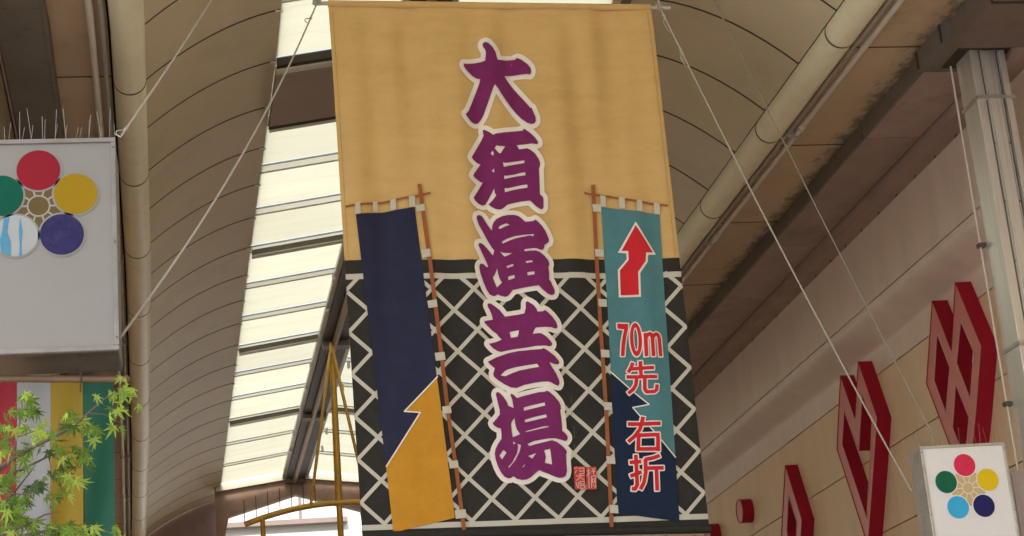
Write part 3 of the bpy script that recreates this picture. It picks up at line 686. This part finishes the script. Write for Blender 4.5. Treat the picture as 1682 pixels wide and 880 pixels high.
# small red lettering with white edge
def small_text(org, s, polys, strokes_, width, edge, holes=()):
    T_ = lambda p: (org[0]+p[0]/s, org[1]+p[1]/s)
    red = [[T_(p) for p in q] for q in polys]; white = []
    for q in red: white += dilate(q, edge)
    for st in strokes_:
        pts = [T_(p) for p in st]; red += stroke(pts, width/s)
        ext = []
        for q in stroke(pts, width/s): white += [q]+dilate(q, edge)[1:]
    hs = [[T_(p) for p in h] for h in holes]
    return red, white, hs
ell = lambda cx, cy, rx, ry, n=30: [(cx+rx*math.cos(2*math.pi*i/n)+.06*ry*math.sin(2*math.pi*i/n), cy+ry*math.sin(2*math.pi*i/n)) for i in range(n)]
o1, s1_ = (990, 510), 5.177
seven = [(120,114),(212,117),(212,160),(198,220),(188,300),(182,390),(151,390),(156,290),(166,225),(180,163),(123,158)]
for name, polys, sts, wd, holes, wholes, org, sc in (
    ('numeral_seven', [seven], [], 30, [], [], o1, s1_),
    ('numeral_zero', [ell(276,254,48,142)], [], 30, [ell(276,252,20,100)], [ell(276,252,12,84)], o1, s1_),
    ('letter_m', [], [[(352,203),(362,400)],[(354,250),(368,222),(388,210),(402,218),(411,245),(421,400)],[(412,252),(424,224),(444,211),(462,220),(472,250),(484,400)]], 31, [], [], o1, s1_),
    ('small_character', [], [[(252,448),(237,490),(213,530)],[(238,500),(425,497)],[(312,438),(320,570)],[(198,568),(452,574)],[(284,575),(278,635),(255,675),(213,708)],[(349,580),(350,675),(365,700),(430,700),(447,685),(451,640)]], 30, [], [], o1, s1_),
    ('small_character', [], [[(148,210),(342,210)],[(240,167),(222,240),(190,283),(150,318)],[(205,277),(336,277)],[(214,270),(210,372)],[(326,277),(328,376)],[(205,360),(336,362)]], 23, [], [], (990,640), 3.67),
    ('small_character', [], [[(158,442),(228,436)],[(196,395),(204,575),(192,602),(170,600)],[(162,525),(230,498)],[(338,402),(300,415),(250,424)],[(254,420),(256,500),(246,560),(224,604)],[(258,476),(362,476)],[(318,476),(324,612)]], 23, [], [], (990,640), 3.67)):
    r_, w2, h_ = small_text(org, sc, polys, sts, wd, 2.1, holes)
    T_ = lambda p: (org[0]+p[0]/sc, org[1]+p[1]/sc)
    le = cloth(name, w2, 'cloth_white', 7, holes=[[T_(p) for p in h] for h in wholes])
    cloth('letter_fill', r_, 'cloth_red', 8, holes=h_, parent=le)
# seal
sp = lambda p: (900+p[0]/5.5, 720+p[1]/5.5)
seal_o = cloth('seal', [[sp(p) for p in q] for q in ([(226,258),(330,258),(334,464),(240,467)], [(340,262),(432,258),(438,462),(345,466)])], 'cloth_seal', 8)
sl_ = [[(232,278),(262,268)],[(255,290),(238,320)],[(270,275),(322,272),(322,322),(275,326)],[(275,300),(318,298)],[(250,345),(325,340)],[(290,330),(285,360),(252,385)],[(292,360),(326,382)],[(250,400),(262,450)],[(272,395),(270,452)],[(285,395),(325,392),(325,415),(285,418),(285,395)],[(285,430),(326,428),(326,455),(287,456),(287,430)],
       [(345,300),(378,292)],[(362,272),(368,455)],[(362,310),(348,345)],[(372,310),(382,330)],[(392,275),(405,290),(425,272)],[(385,305),(428,300)],[(408,290),(408,330)],[(388,345),(426,340)],[(388,345),(390,452)],[(426,340),(428,450),(418,452)],[(398,370),(416,368),(417,400),(400,402),(398,370)],[(402,420),(415,440)]]
seal_l = []
for st in sl_: seal_l += stroke([sp(p) for p in st], 1.15)
cloth('seal_line', seal_l, 'cloth_seal_line', 9, parent=seal_o)

# the five large brush characters: outline, holes
BRUSH = [
 ((740,50),5.5,[[(290,125),(310,117),(335,125),(375,160),(405,205),(420,255),(425,267),(500,263),(590,257),(590,245),(605,243),(640,265),(690,310),(720,350),(725,385),(715,408),(690,400),(640,397),(560,400),(487,408),(520,455),(570,520),(640,605),(700,680),(720,705),(730,703),(740,730),(765,790),(768,825),(755,845),(730,850),(690,835),(640,795),(590,740),(540,680),(480,600),(430,530),(397,492),(375,545),(350,620),(325,690),(300,760),(275,805),(250,835),(220,842),(190,832),(150,790),(132,765),(150,750),(165,725),(195,650),(230,560),(260,480),(268,440),(240,436),(200,415),(150,375),(120,340),(113,325),(120,312),(150,310),(210,300),(270,292),(308,282),(313,250),(315,205),(308,185),(290,160),(285,140)]],[]),
 ((740,200),5.5,[[(293,72),(300,66),(320,72),(350,90),(385,117),(410,108),(480,97),(560,85),(655,78),(657,62),(670,65),(720,105),(760,145),(785,180),(790,200),(775,208),(735,200),(670,205),(600,208),(620,247),(660,243),(690,240),(720,255),(760,290),(795,340),(808,380),(805,410),(797,425),(800,500),(803,580),(805,660),(830,680),(838,700),(838,780),(825,797),(805,793),(770,770),(735,735),(715,717),(640,722),(570,735),(515,748),(490,770),(465,787),(445,791),(410,783),(370,760),(347,738),(380,705),(415,660),(400,635),(397,595),(370,650),(335,715),(315,743),(290,750),(255,740),(220,712),(208,692),(215,675),(250,620),(293,543),(270,537),(240,520),(213,500),(205,487),(215,465),(245,420),(272,380),(240,370),(205,345),(190,325),(200,305),(240,235),(280,165),(300,120)]],
  [[(415,215),(445,222),(493,222),(475,250),(455,283),(440,287),(420,265),(398,238)],[(378,258),(390,275),(388,306),(363,284)],[(395,418),(396,455),(374,438)],[(473,366),(495,372),(560,362),(635,352),(667,350),(667,372),(600,382),(520,398),(480,408)],[(484,487),(510,488),(580,475),(640,460),(675,458),(675,484),(600,492),(530,507),(486,518)],[(487,600),(520,600),(590,583),(650,572),(692,570),(694,597),(620,606),(550,620),(492,637)]]),
 ((750,335),5.5,[[(180,130),(185,105),(205,97),(230,105),(250,130),(285,185),(322,232),(325,190),(335,160),(360,130),(410,108),(460,99),(520,98),(560,110),(590,135),(618,163),(660,163),(695,158),(703,146),(725,160),(770,205),(800,250),(825,305),(833,330),(828,350),(805,365),(788,378),(787,400),(778,420),(755,422),(720,410),(690,407),(610,412),(612,430),(660,427),(710,428),(745,440),(790,475),(825,515),(835,545),(832,565),(825,572),(832,630),(833,690),(850,710),(862,738),(880,775),(885,800),(875,825),(850,830),(820,820),(780,790),(745,755),(735,745),(690,750),(620,757),(560,767),(505,777),(490,800),(465,830),(440,838),(405,828),(370,813),(350,828),(330,827),(300,815),(270,770),(240,700),(215,630),(203,570),(208,548),(225,537),(250,545),(275,570),(287,560),(270,520),(240,460),(210,400),(195,372),(200,357),(220,352),(245,365),(290,410),(330,460),(343,415),(320,385),(280,320),(240,250),(200,185)]],
  [[(380,208),(400,190),(450,174),(480,190),(440,200),(390,223)],[(413,335),(450,315),(520,292),(600,282),(695,280),(688,300),(660,290),(600,298),(520,314),(470,332),(413,357)],[(393,428),(430,440),(503,443),(470,460),(432,473)],[(452,560),(510,541),(513,560),(455,578)],[(622,520),(680,517),(682,532),(625,538)],[(465,655),(523,640),(525,668),(468,688)],[(636,622),(697,617),(699,643),(638,650)],[(370,572),(375,620),(390,670),(411,706),(365,750),(345,700),(330,660),(350,625)]]),
 ((770,485),5.5,[[(168,90),(175,72),(200,72),(235,95),(280,130),(310,170),(327,192),(380,185),(440,177),(500,167),(512,120),(512,70),(520,57),(545,70),(580,95),(605,130),(615,157),(665,155),(675,143),(700,155),(750,200),(785,245),(798,280),(795,303),(775,308),(740,297),(680,297),(600,300),(585,325),(573,355),(620,350),(650,355),(690,380),(730,420),(747,445),(742,465),(720,472),(680,465),(600,465),(500,478),(420,487),(350,500),(290,512),(260,503),(220,480),(190,450),(178,437),(200,435),(250,420),(297,400),(270,370),(250,345),(220,325),(170,280),(140,250),(140,235),(160,230),(218,218),(210,180),(190,135)],
  [(172,600),(190,592),(250,560),(350,525),(450,505),(560,497),(655,495),(668,487),(700,505),(770,555),(810,600),(813,620),(800,632),(770,630),(720,615),(740,650),(780,710),(810,770),(815,800),(805,825),(780,820),(740,800),(715,790),(650,790),(580,797),(500,812),(430,840),(380,835),(320,805),(260,765),(225,735),(220,710),(235,660),(210,640),(185,620)]],
  [[(368,333),(400,325),(452,318),(448,345),(440,375),(380,385)],[(287,725),(320,690),(350,672),(420,652),(520,635),(612,625),(630,655),(560,662),(460,680),(390,705),(330,732)]]),
 ((780,635),5.178,[[(177,65),(185,48),(205,50),(240,85),(270,130),(282,165),(328,185),(322,150),(315,110),(300,75),(305,62),(325,70),(355,100),(400,85),(480,65),(540,53),(590,52),(600,43),(625,52),(670,90),(710,135),(725,165),(727,195),(720,210),(730,270),(737,340),(738,382),(765,400),(785,425),(787,445),(775,465),(755,465),(720,455),(680,447),(620,447),(560,455),(500,465),(445,490),(460,508),(520,490),(590,475),(650,462),(690,475),(740,510),(770,540),(780,560),(773,580),(775,650),(780,720),(770,760),(745,778),(710,780),(670,768),(620,745),(580,730),(545,713),(510,740),(480,770),(440,792),(400,797),(355,788),(325,765),(305,780),(280,783),(250,768),(220,730),(195,680),(175,620),(168,570),(175,530),(195,490),(225,445),(225,400),(220,358),(190,350),(160,330),(150,312),(175,285),(210,240),(210,200),(195,140)]],
  [[(413,180),(480,162),(588,142),(592,168),(500,187),(415,208)],[(421,285),(500,262),(600,243),(606,268),(520,285),(425,307)],[(430,382),(500,362),(575,345),(620,342),(618,352),(540,365),(432,390)],[(335,270),(340,320),(355,370),(383,408),(320,433),(310,380),(305,320),(318,290)],[(240,540),(267,563),(230,620),(208,590)],[(322,468),(345,485),(325,495)],[(360,487),(390,503),(375,560),(340,630),(290,692),(280,688),(320,640),(355,570),(365,520)],[(450,592),(519,568),(485,615)],[(425,660),(420,680),(395,692)],[(585,545),(635,535),(643,590),(652,667),(592,652),(600,600)]]),
]
for n_, (org, sc, outs, holes) in enumerate(BRUSH):
    T_ = lambda p: (org[0]+p[0]/sc, org[1]+p[1]/sc)
    po = [[T_(p) for p in q] for q in outs]; ph = [[T_(p) for p in q] for q in holes]
    wh = []
    for q in po: wh += dilate(q, 7.7)
    ce = cloth('brush_character', wh, 'cloth_white', 3+(n_ % 2)*.6)
    cloth('character_fill', po, 'cloth_purple', 5, holes=ph, parent=ce)
# scuffs and cracked print
rs_ = random.Random(5)
for (x, y, l) in ((938, 640, 44), (943, 700, 40), (960, 752, 8), (962, 838, 6), (668, 470, 8), (1062, 720, 5)):
    p = [(x+rs_.uniform(-.8, .8)+.12*t, y+l*t/4) for t in range(5)]
    for a_, b_ in zip(p[:-1], p[1:]):
        if rs_.random() < .75: cloth('scuff', [seg_quad(a_, b_, rs_.uniform(.35, .7))], 'cloth_worn', 2.6)
# stitched side hems
for k_, (ea, eb) in enumerate(((lambda y: edgeL(y)+np.array([6.5, 0]), 1), (lambda y: edgeR(y)-np.array([6.5, 0]), 1))):
    cloth('hem_stitch', [seg_quad(ea(22), ea(423), .9)], 'cloth_stitch', 1)
# rod, sleeve and weighted hem
rl, rr = onY(517, 5, YB), onY(1101, 13, YB)
smooth_tube(MB().tube([rl, rr], .017, 12).build('rod', 'bar_dim', ban))
a, b = onY(539, 6, YB), onY(1068, 12.6, YB)
smooth_tube(MB().tube([a, b], .030, 16).build('sleeve', 'cloth_gold', ban))
a, b = onY(596, 880, YB), onY(1166, 869, YB)
smooth_tube(MB().tube([a+np.array([0, -.01, 0]), b+np.array([0, -.01, 0])], .030, 16).build('hem_roll', 'cloth_black', ban))

# ------------------------------------------------------------------ ropes
def rope(label, a, b, sag, r, key, knots=()):
    a = np.array(a, float); b = np.array(b, float)
    pts = [a+(b-a)*t-np.array([0, 0, sag*4*t*(1-t)]) for t in np.linspace(0, 1, 30)]
    t = thing('rope', label, 'rope', tuple(b), 'guy ropes of the banner')
    o = smooth_tube(MB().tube(pts, r, 8).build('strand', key, t))
    for k in knots:
        p = a+(b-a)*k-np.array([0, 0, sag*4*k*(1-k)]); d = (b-a)/np.linalg.norm(b-a)
        smooth_tube(MB().tube([p-d*.03, p-d*.012, p+d*.012, p+d*.03], [r, r*1.8, r*1.7, r], 8).build('knot', key, t))
        side = np.array([d[2], 0, -d[0]]); side /= max(np.linalg.norm(side), 1e-6)
        smooth_tube(MB().tube([p, p+side*.035+d*.06, p+side*.03+d*.13, p+d*.17], r*.6, 6).build('loose_end', key, t))
    return t
rope('long rope from the banner rod left end down to the large box sign', onY(521, 4, YB), onY(197, 555, 8.5), .16, .0068, 'rope', (.06,))
rope('rope running from overhead to the upper corner of the large box sign', onY(372, -40, 13.0), onY(200, 222, 8.5), .02, .0058, 'rope', (.975,))
rope('thick rope from the banner rod right end down to the smaller box sign', onY(1083, 10, YB), onY(1497, 806, 14.05), .10, .0078, 'rope', (.02, .09))
rope('thin dull rope crossing the right cornice down to the smaller box sign', onY(1150, -48, 14.4), onY(1537, 724, 14.1), .06, .0058, 'rope_dull')
# lashings on rod
for pxy in ((521, 3), (1083, 11.5)):
    c = onY(*pxy, YB)
    t = thing('lashing', 'rope lashing around the %s end of the banner rod' % ('left' if pxy[0] < 800 else 'right'), 'rope', tuple(c-np.array([0, 0, .03])))
    for dx in (-.022, 0, .022):
        ring_ = [c+np.array([dx+.012*math.cos(2*a_), .024*math.sin(a_), .024*math.cos(a_)]) for a_ in np.linspace(0, 2*math.pi, 17)]
        smooth_tube(MB().tube(ring_, .007, 6).build('coil', 'rope', t))
    smooth_tube(MB().tube([c, c+np.array([0, 0, .8])], .009, 6).build('hanger', 'rope', t))

# ------------------------------------------------------------------ striped flag under the large sign
YF = 8.35
def fp(px, py): return onY(px, py, YF)
fl = thing('striped_flag', 'red, white, yellow and green striped flag hanging behind the maple', 'flag', tuple(fp(60, 900)))
xr = [(-75, -28, 'flag_yellow'), (-28, 28, 'flag_red'), (28, 83, 'flag_white'), (83, 136, 'flag_yellow'), (136, 186, 'flag_green')]
for a, b, k in xr:
    def fn(u, v):
        p0 = fp(a+(b-a)*u, 628); x = p0[0]-.012*v*u; z = p0[2]-1.35*v
        return (x, YF-.016*math.sin(x*38+v*7)*(v*.9+.15)-.03*math.sin(v*6+x*9)*v, z)
    o = MB().slab(fn, 10, 26, (0, .0015, 0)).build('stripe', k, fl, True)
pa, pb = fp(-95, 621), fp(204, 623)
smooth_tube(MB().tube([pa+np.array([0, 0, 0]), pb], .0165, 14).build('pole', 'bamboo', fl))
smooth_tube(MB().tube([pb, pb+np.array([.012, 0, 0]), pb+np.array([.026, 0, 0])], [.0165, .021, .010], 14).build('pole_knob', 'bamboo', fl))
for x in (-50, 132):
    p = fp(x, 621)
    smooth_tube(MB().tube([p+np.array([0, -.02, -.07]), p+np.array([.004, -.02, -.01]), p+np.array([0, -.02, .06]), (p[0], YF, 3.80)], .003, 6).build('hanging_cord', 'seam_dark', fl))

# ------------------------------------------------------------------ maple in front of the flag
YM = 6.6
mp_ = thing('maple_tree', 'young green maple with fine star shaped leaves in front of the flag', 'tree', (-1.75, 6.7, 0))
def mq(x, y, Y=YM): return onY(x/2.75, 560+y/2.75, Y)
root = np.array([-1.75, 6.7, 0]); fork = np.array([-1.5, 6.65, 2.3])
smooth_tube(MB().tube([root, root+np.array([.03, 0, .8]), root+np.array([.10, 0, 1.6]), fork], [.06, .05, .042, .032], 10).build('trunk', 'bark', mp_))
BR = [([(0,570),(130,490),(250,430),(330,385),(400,325),(470,262),(540,225)], .0075, 0), ([(0,628),(120,570),(240,510),(330,500)], .0065, .06), ([(40,860),(130,825),(200,785),(278,768)], .006, -.08),
      ([(30,560),(62,520),(75,440),(95,340),(100,290)], .005, .04), ([(0,760),(60,690),(130,600),(160,560)], .005, .1), ([(0,455),(90,430),(190,395)], .004, -.05), ([(0,690),(80,690),(160,700)], .004, -.1),
      ([(100,880),(250,850),(380,850),(540,868)], .006, 0), ([(250,430),(270,380),(262,350)], .003, 0), ([(400,325),(470,330),(560,380)], .003, 0), ([(240,510),(290,560),(320,640)], .003, .05), ([(0,860),(40,780),(60,740)], .005, .1)]
for pts, r, dy in BR:
    P = [mq(x, y, YM+dy) for x, y in pts]
    st = [fork+np.array([0, dy*.4, random.uniform(-.3, .1)]), (fork+P[0])/2+np.array([0, 0, .05])] if pts[0][0] < 110 and r > .0035 else []
    n = len(P); k = len(st)
    smooth_tube(MB().tube(st+P, [r*2.2, r*1.5][:k]+[r*(1-.75*i/(n-1)) for i in range(n)], 6).build('branch', 'bark', mp_))
def leaf_mesh(seed):
    rnd = random.Random(seed); lobes = [(-128, .42), (-82, .72), (-40, .95), (0, 1.08), (40, .95), (82, .72), (128, .42)]
    V = [(0, 0, 0)]; ang = []
    for i, (a, l) in enumerate(lobes):
        a += rnd.uniform(-6, 6); l *= rnd.uniform(.9, 1.08)
        if i == 0: V.append((.10*math.sin(math.radians(-165)), .10*math.cos(math.radians(-165)), 0))
        for da, f in ((-9, .50), (0, 1.0), (9, .50)):
            t = math.radians(a+da*(1.35 if f < 1 else 0)); V.append((l*f*math.sin(t), l*f*math.cos(t), -.16*(l*f)**2+.05*f*(1 if da else -.6)))
        if i < 6:
            mid = (a+lobes[i+1][0])/2; t = math.radians(mid); V.append((.25*math.sin(t), .25*math.cos(t), 0))
    V.append((.10*math.sin(math.radians(165)), .10*math.cos(math.radians(165)), 0))
    F = [(0, i, i+1) for i in range(1, len(V)-1)]
    me = bpy.data.meshes.new('leaf'); me.from_pydata(V, [], F); return me
LM = []
for k in range(9):
    me = leaf_mesh(k); me.materials.append(M[('leaf', 'leaf_light', 'leaf_dark', 'leaf', 'leaf_light', 'leaf', 'leaf_dark', 'leaf_light', 'leaf')[k]]); LM.append(me)
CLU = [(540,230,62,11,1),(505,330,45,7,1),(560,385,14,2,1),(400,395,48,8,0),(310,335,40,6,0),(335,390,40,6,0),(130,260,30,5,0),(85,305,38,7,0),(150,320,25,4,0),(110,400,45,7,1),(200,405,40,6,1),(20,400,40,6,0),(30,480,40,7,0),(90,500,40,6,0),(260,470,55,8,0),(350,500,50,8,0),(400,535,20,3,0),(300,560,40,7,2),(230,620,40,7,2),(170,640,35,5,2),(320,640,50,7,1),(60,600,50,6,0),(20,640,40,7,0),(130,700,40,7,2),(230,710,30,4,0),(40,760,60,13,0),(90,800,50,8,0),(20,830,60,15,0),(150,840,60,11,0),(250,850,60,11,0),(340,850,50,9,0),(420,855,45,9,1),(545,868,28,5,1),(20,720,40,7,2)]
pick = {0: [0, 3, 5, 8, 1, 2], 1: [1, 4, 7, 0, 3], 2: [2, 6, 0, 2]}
rnd = random.Random(11)
base = ORI[mp_.name]
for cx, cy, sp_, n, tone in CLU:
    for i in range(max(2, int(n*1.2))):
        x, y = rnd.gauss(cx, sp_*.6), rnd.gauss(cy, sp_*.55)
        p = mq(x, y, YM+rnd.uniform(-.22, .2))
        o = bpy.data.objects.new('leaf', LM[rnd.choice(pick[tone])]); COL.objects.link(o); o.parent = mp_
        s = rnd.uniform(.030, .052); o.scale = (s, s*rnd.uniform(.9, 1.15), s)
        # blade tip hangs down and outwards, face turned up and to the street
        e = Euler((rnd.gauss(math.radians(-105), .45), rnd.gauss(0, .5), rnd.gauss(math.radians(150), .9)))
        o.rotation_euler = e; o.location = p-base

# ------------------------------------------------------------------ golden ornament hung from the ridge
YO = 27.0
go = thing('gold_ornament', 'gilded metal arch hung on a mast and braces from the skylight ridge', 'ornament', tuple(onY(556, 900, YO)))
mt_, mb_ = onY(546, 548, YO), onY(562, 930, YO)
g1 = onY(557, 826, YO)
xm = (mt_[0]+g1[0])/2+.02
smooth_tube(MB().tube([(mt_[0]-.02, YO, 9.06), g1], [.042, .056], 16).build('mast', 'gold', go))
smooth_tube(MB().tube([g1, g1-np.array([0, 0, 1.4])], .045, 14).build('mast', 'gold', go))
cx_ = g1[0]; L_ = cx_-onY(402, 862, YO)[0]; dz_ = g1[2]-onY(402, 862, YO)[2]
arc = [np.array([cx_+L_*t, YO-.02, g1[2]+.0-dz_*abs(t)**2.0]) for t in np.linspace(-1, 1, 33)]
smooth_tube(MB().tube(arc, .042, 14).build('arch', 'gold', go))
for s in (-1, 1):
    e_ = arc[16+s*6]
    smooth_tube(MB().tube([(mt_[0]-.03+s*.02, YO-.05, 8.9), (cx_+s*.42, YO-.05, e_[2])], [.026, .022], 12).build('brace', 'gold', go))
    k_ = arc[16+s*13]
    smooth_tube(MB().tube([k_, k_-np.array([0, 0, .9])], .036, 12).build('post', 'gold', go))
for i, p in enumerate(arc):
    if i % 2 == 0 and abs(i-16) > 3:
        MB().tube([p, p+np.array([0, 0, .36])], .006, 5).build('bird_spike', 'seam_dark', go)

# ------------------------------------------------------------------ pale building beyond the arcade end
fb = thing('far_building', 'pale building seen through the gable beyond the arcade end', 'building', (3, 43, 0))
MB().box((-9, 43, 0), (14, 60, 12.2)).build('wall', 'far_wall', fb)
zc_ = onY(480, 860, 43)[2]
MB().box((-9, 42.7, zc_-.06), (3.2, 42.99, zc_+.05)).build('ledge', 'far_trim', fb)
MB().box((-9, 42.6, zc_-.55), (14, 42.98, zc_-.28)).build('parapet', 'far_wall', fb)
for x in np.arange(-8.15, 14, 2.05):
    MB().box((x, 42.94, zc_+.06), (x+.05, 42.99, zc_+1.0)).build('panel_joint', 'far_trim', fb)
MB().box((-9, 42.92, zc_+1.0), (14, 42.99, zc_+1.06)).build('panel_joint', 'far_trim', fb)
for x in np.arange(-8, 13, 2.6):
    MB().box((x, 42.95, 5.3), (x+1.5, 42.99, 7.4)).build('window', 'glass', fb)
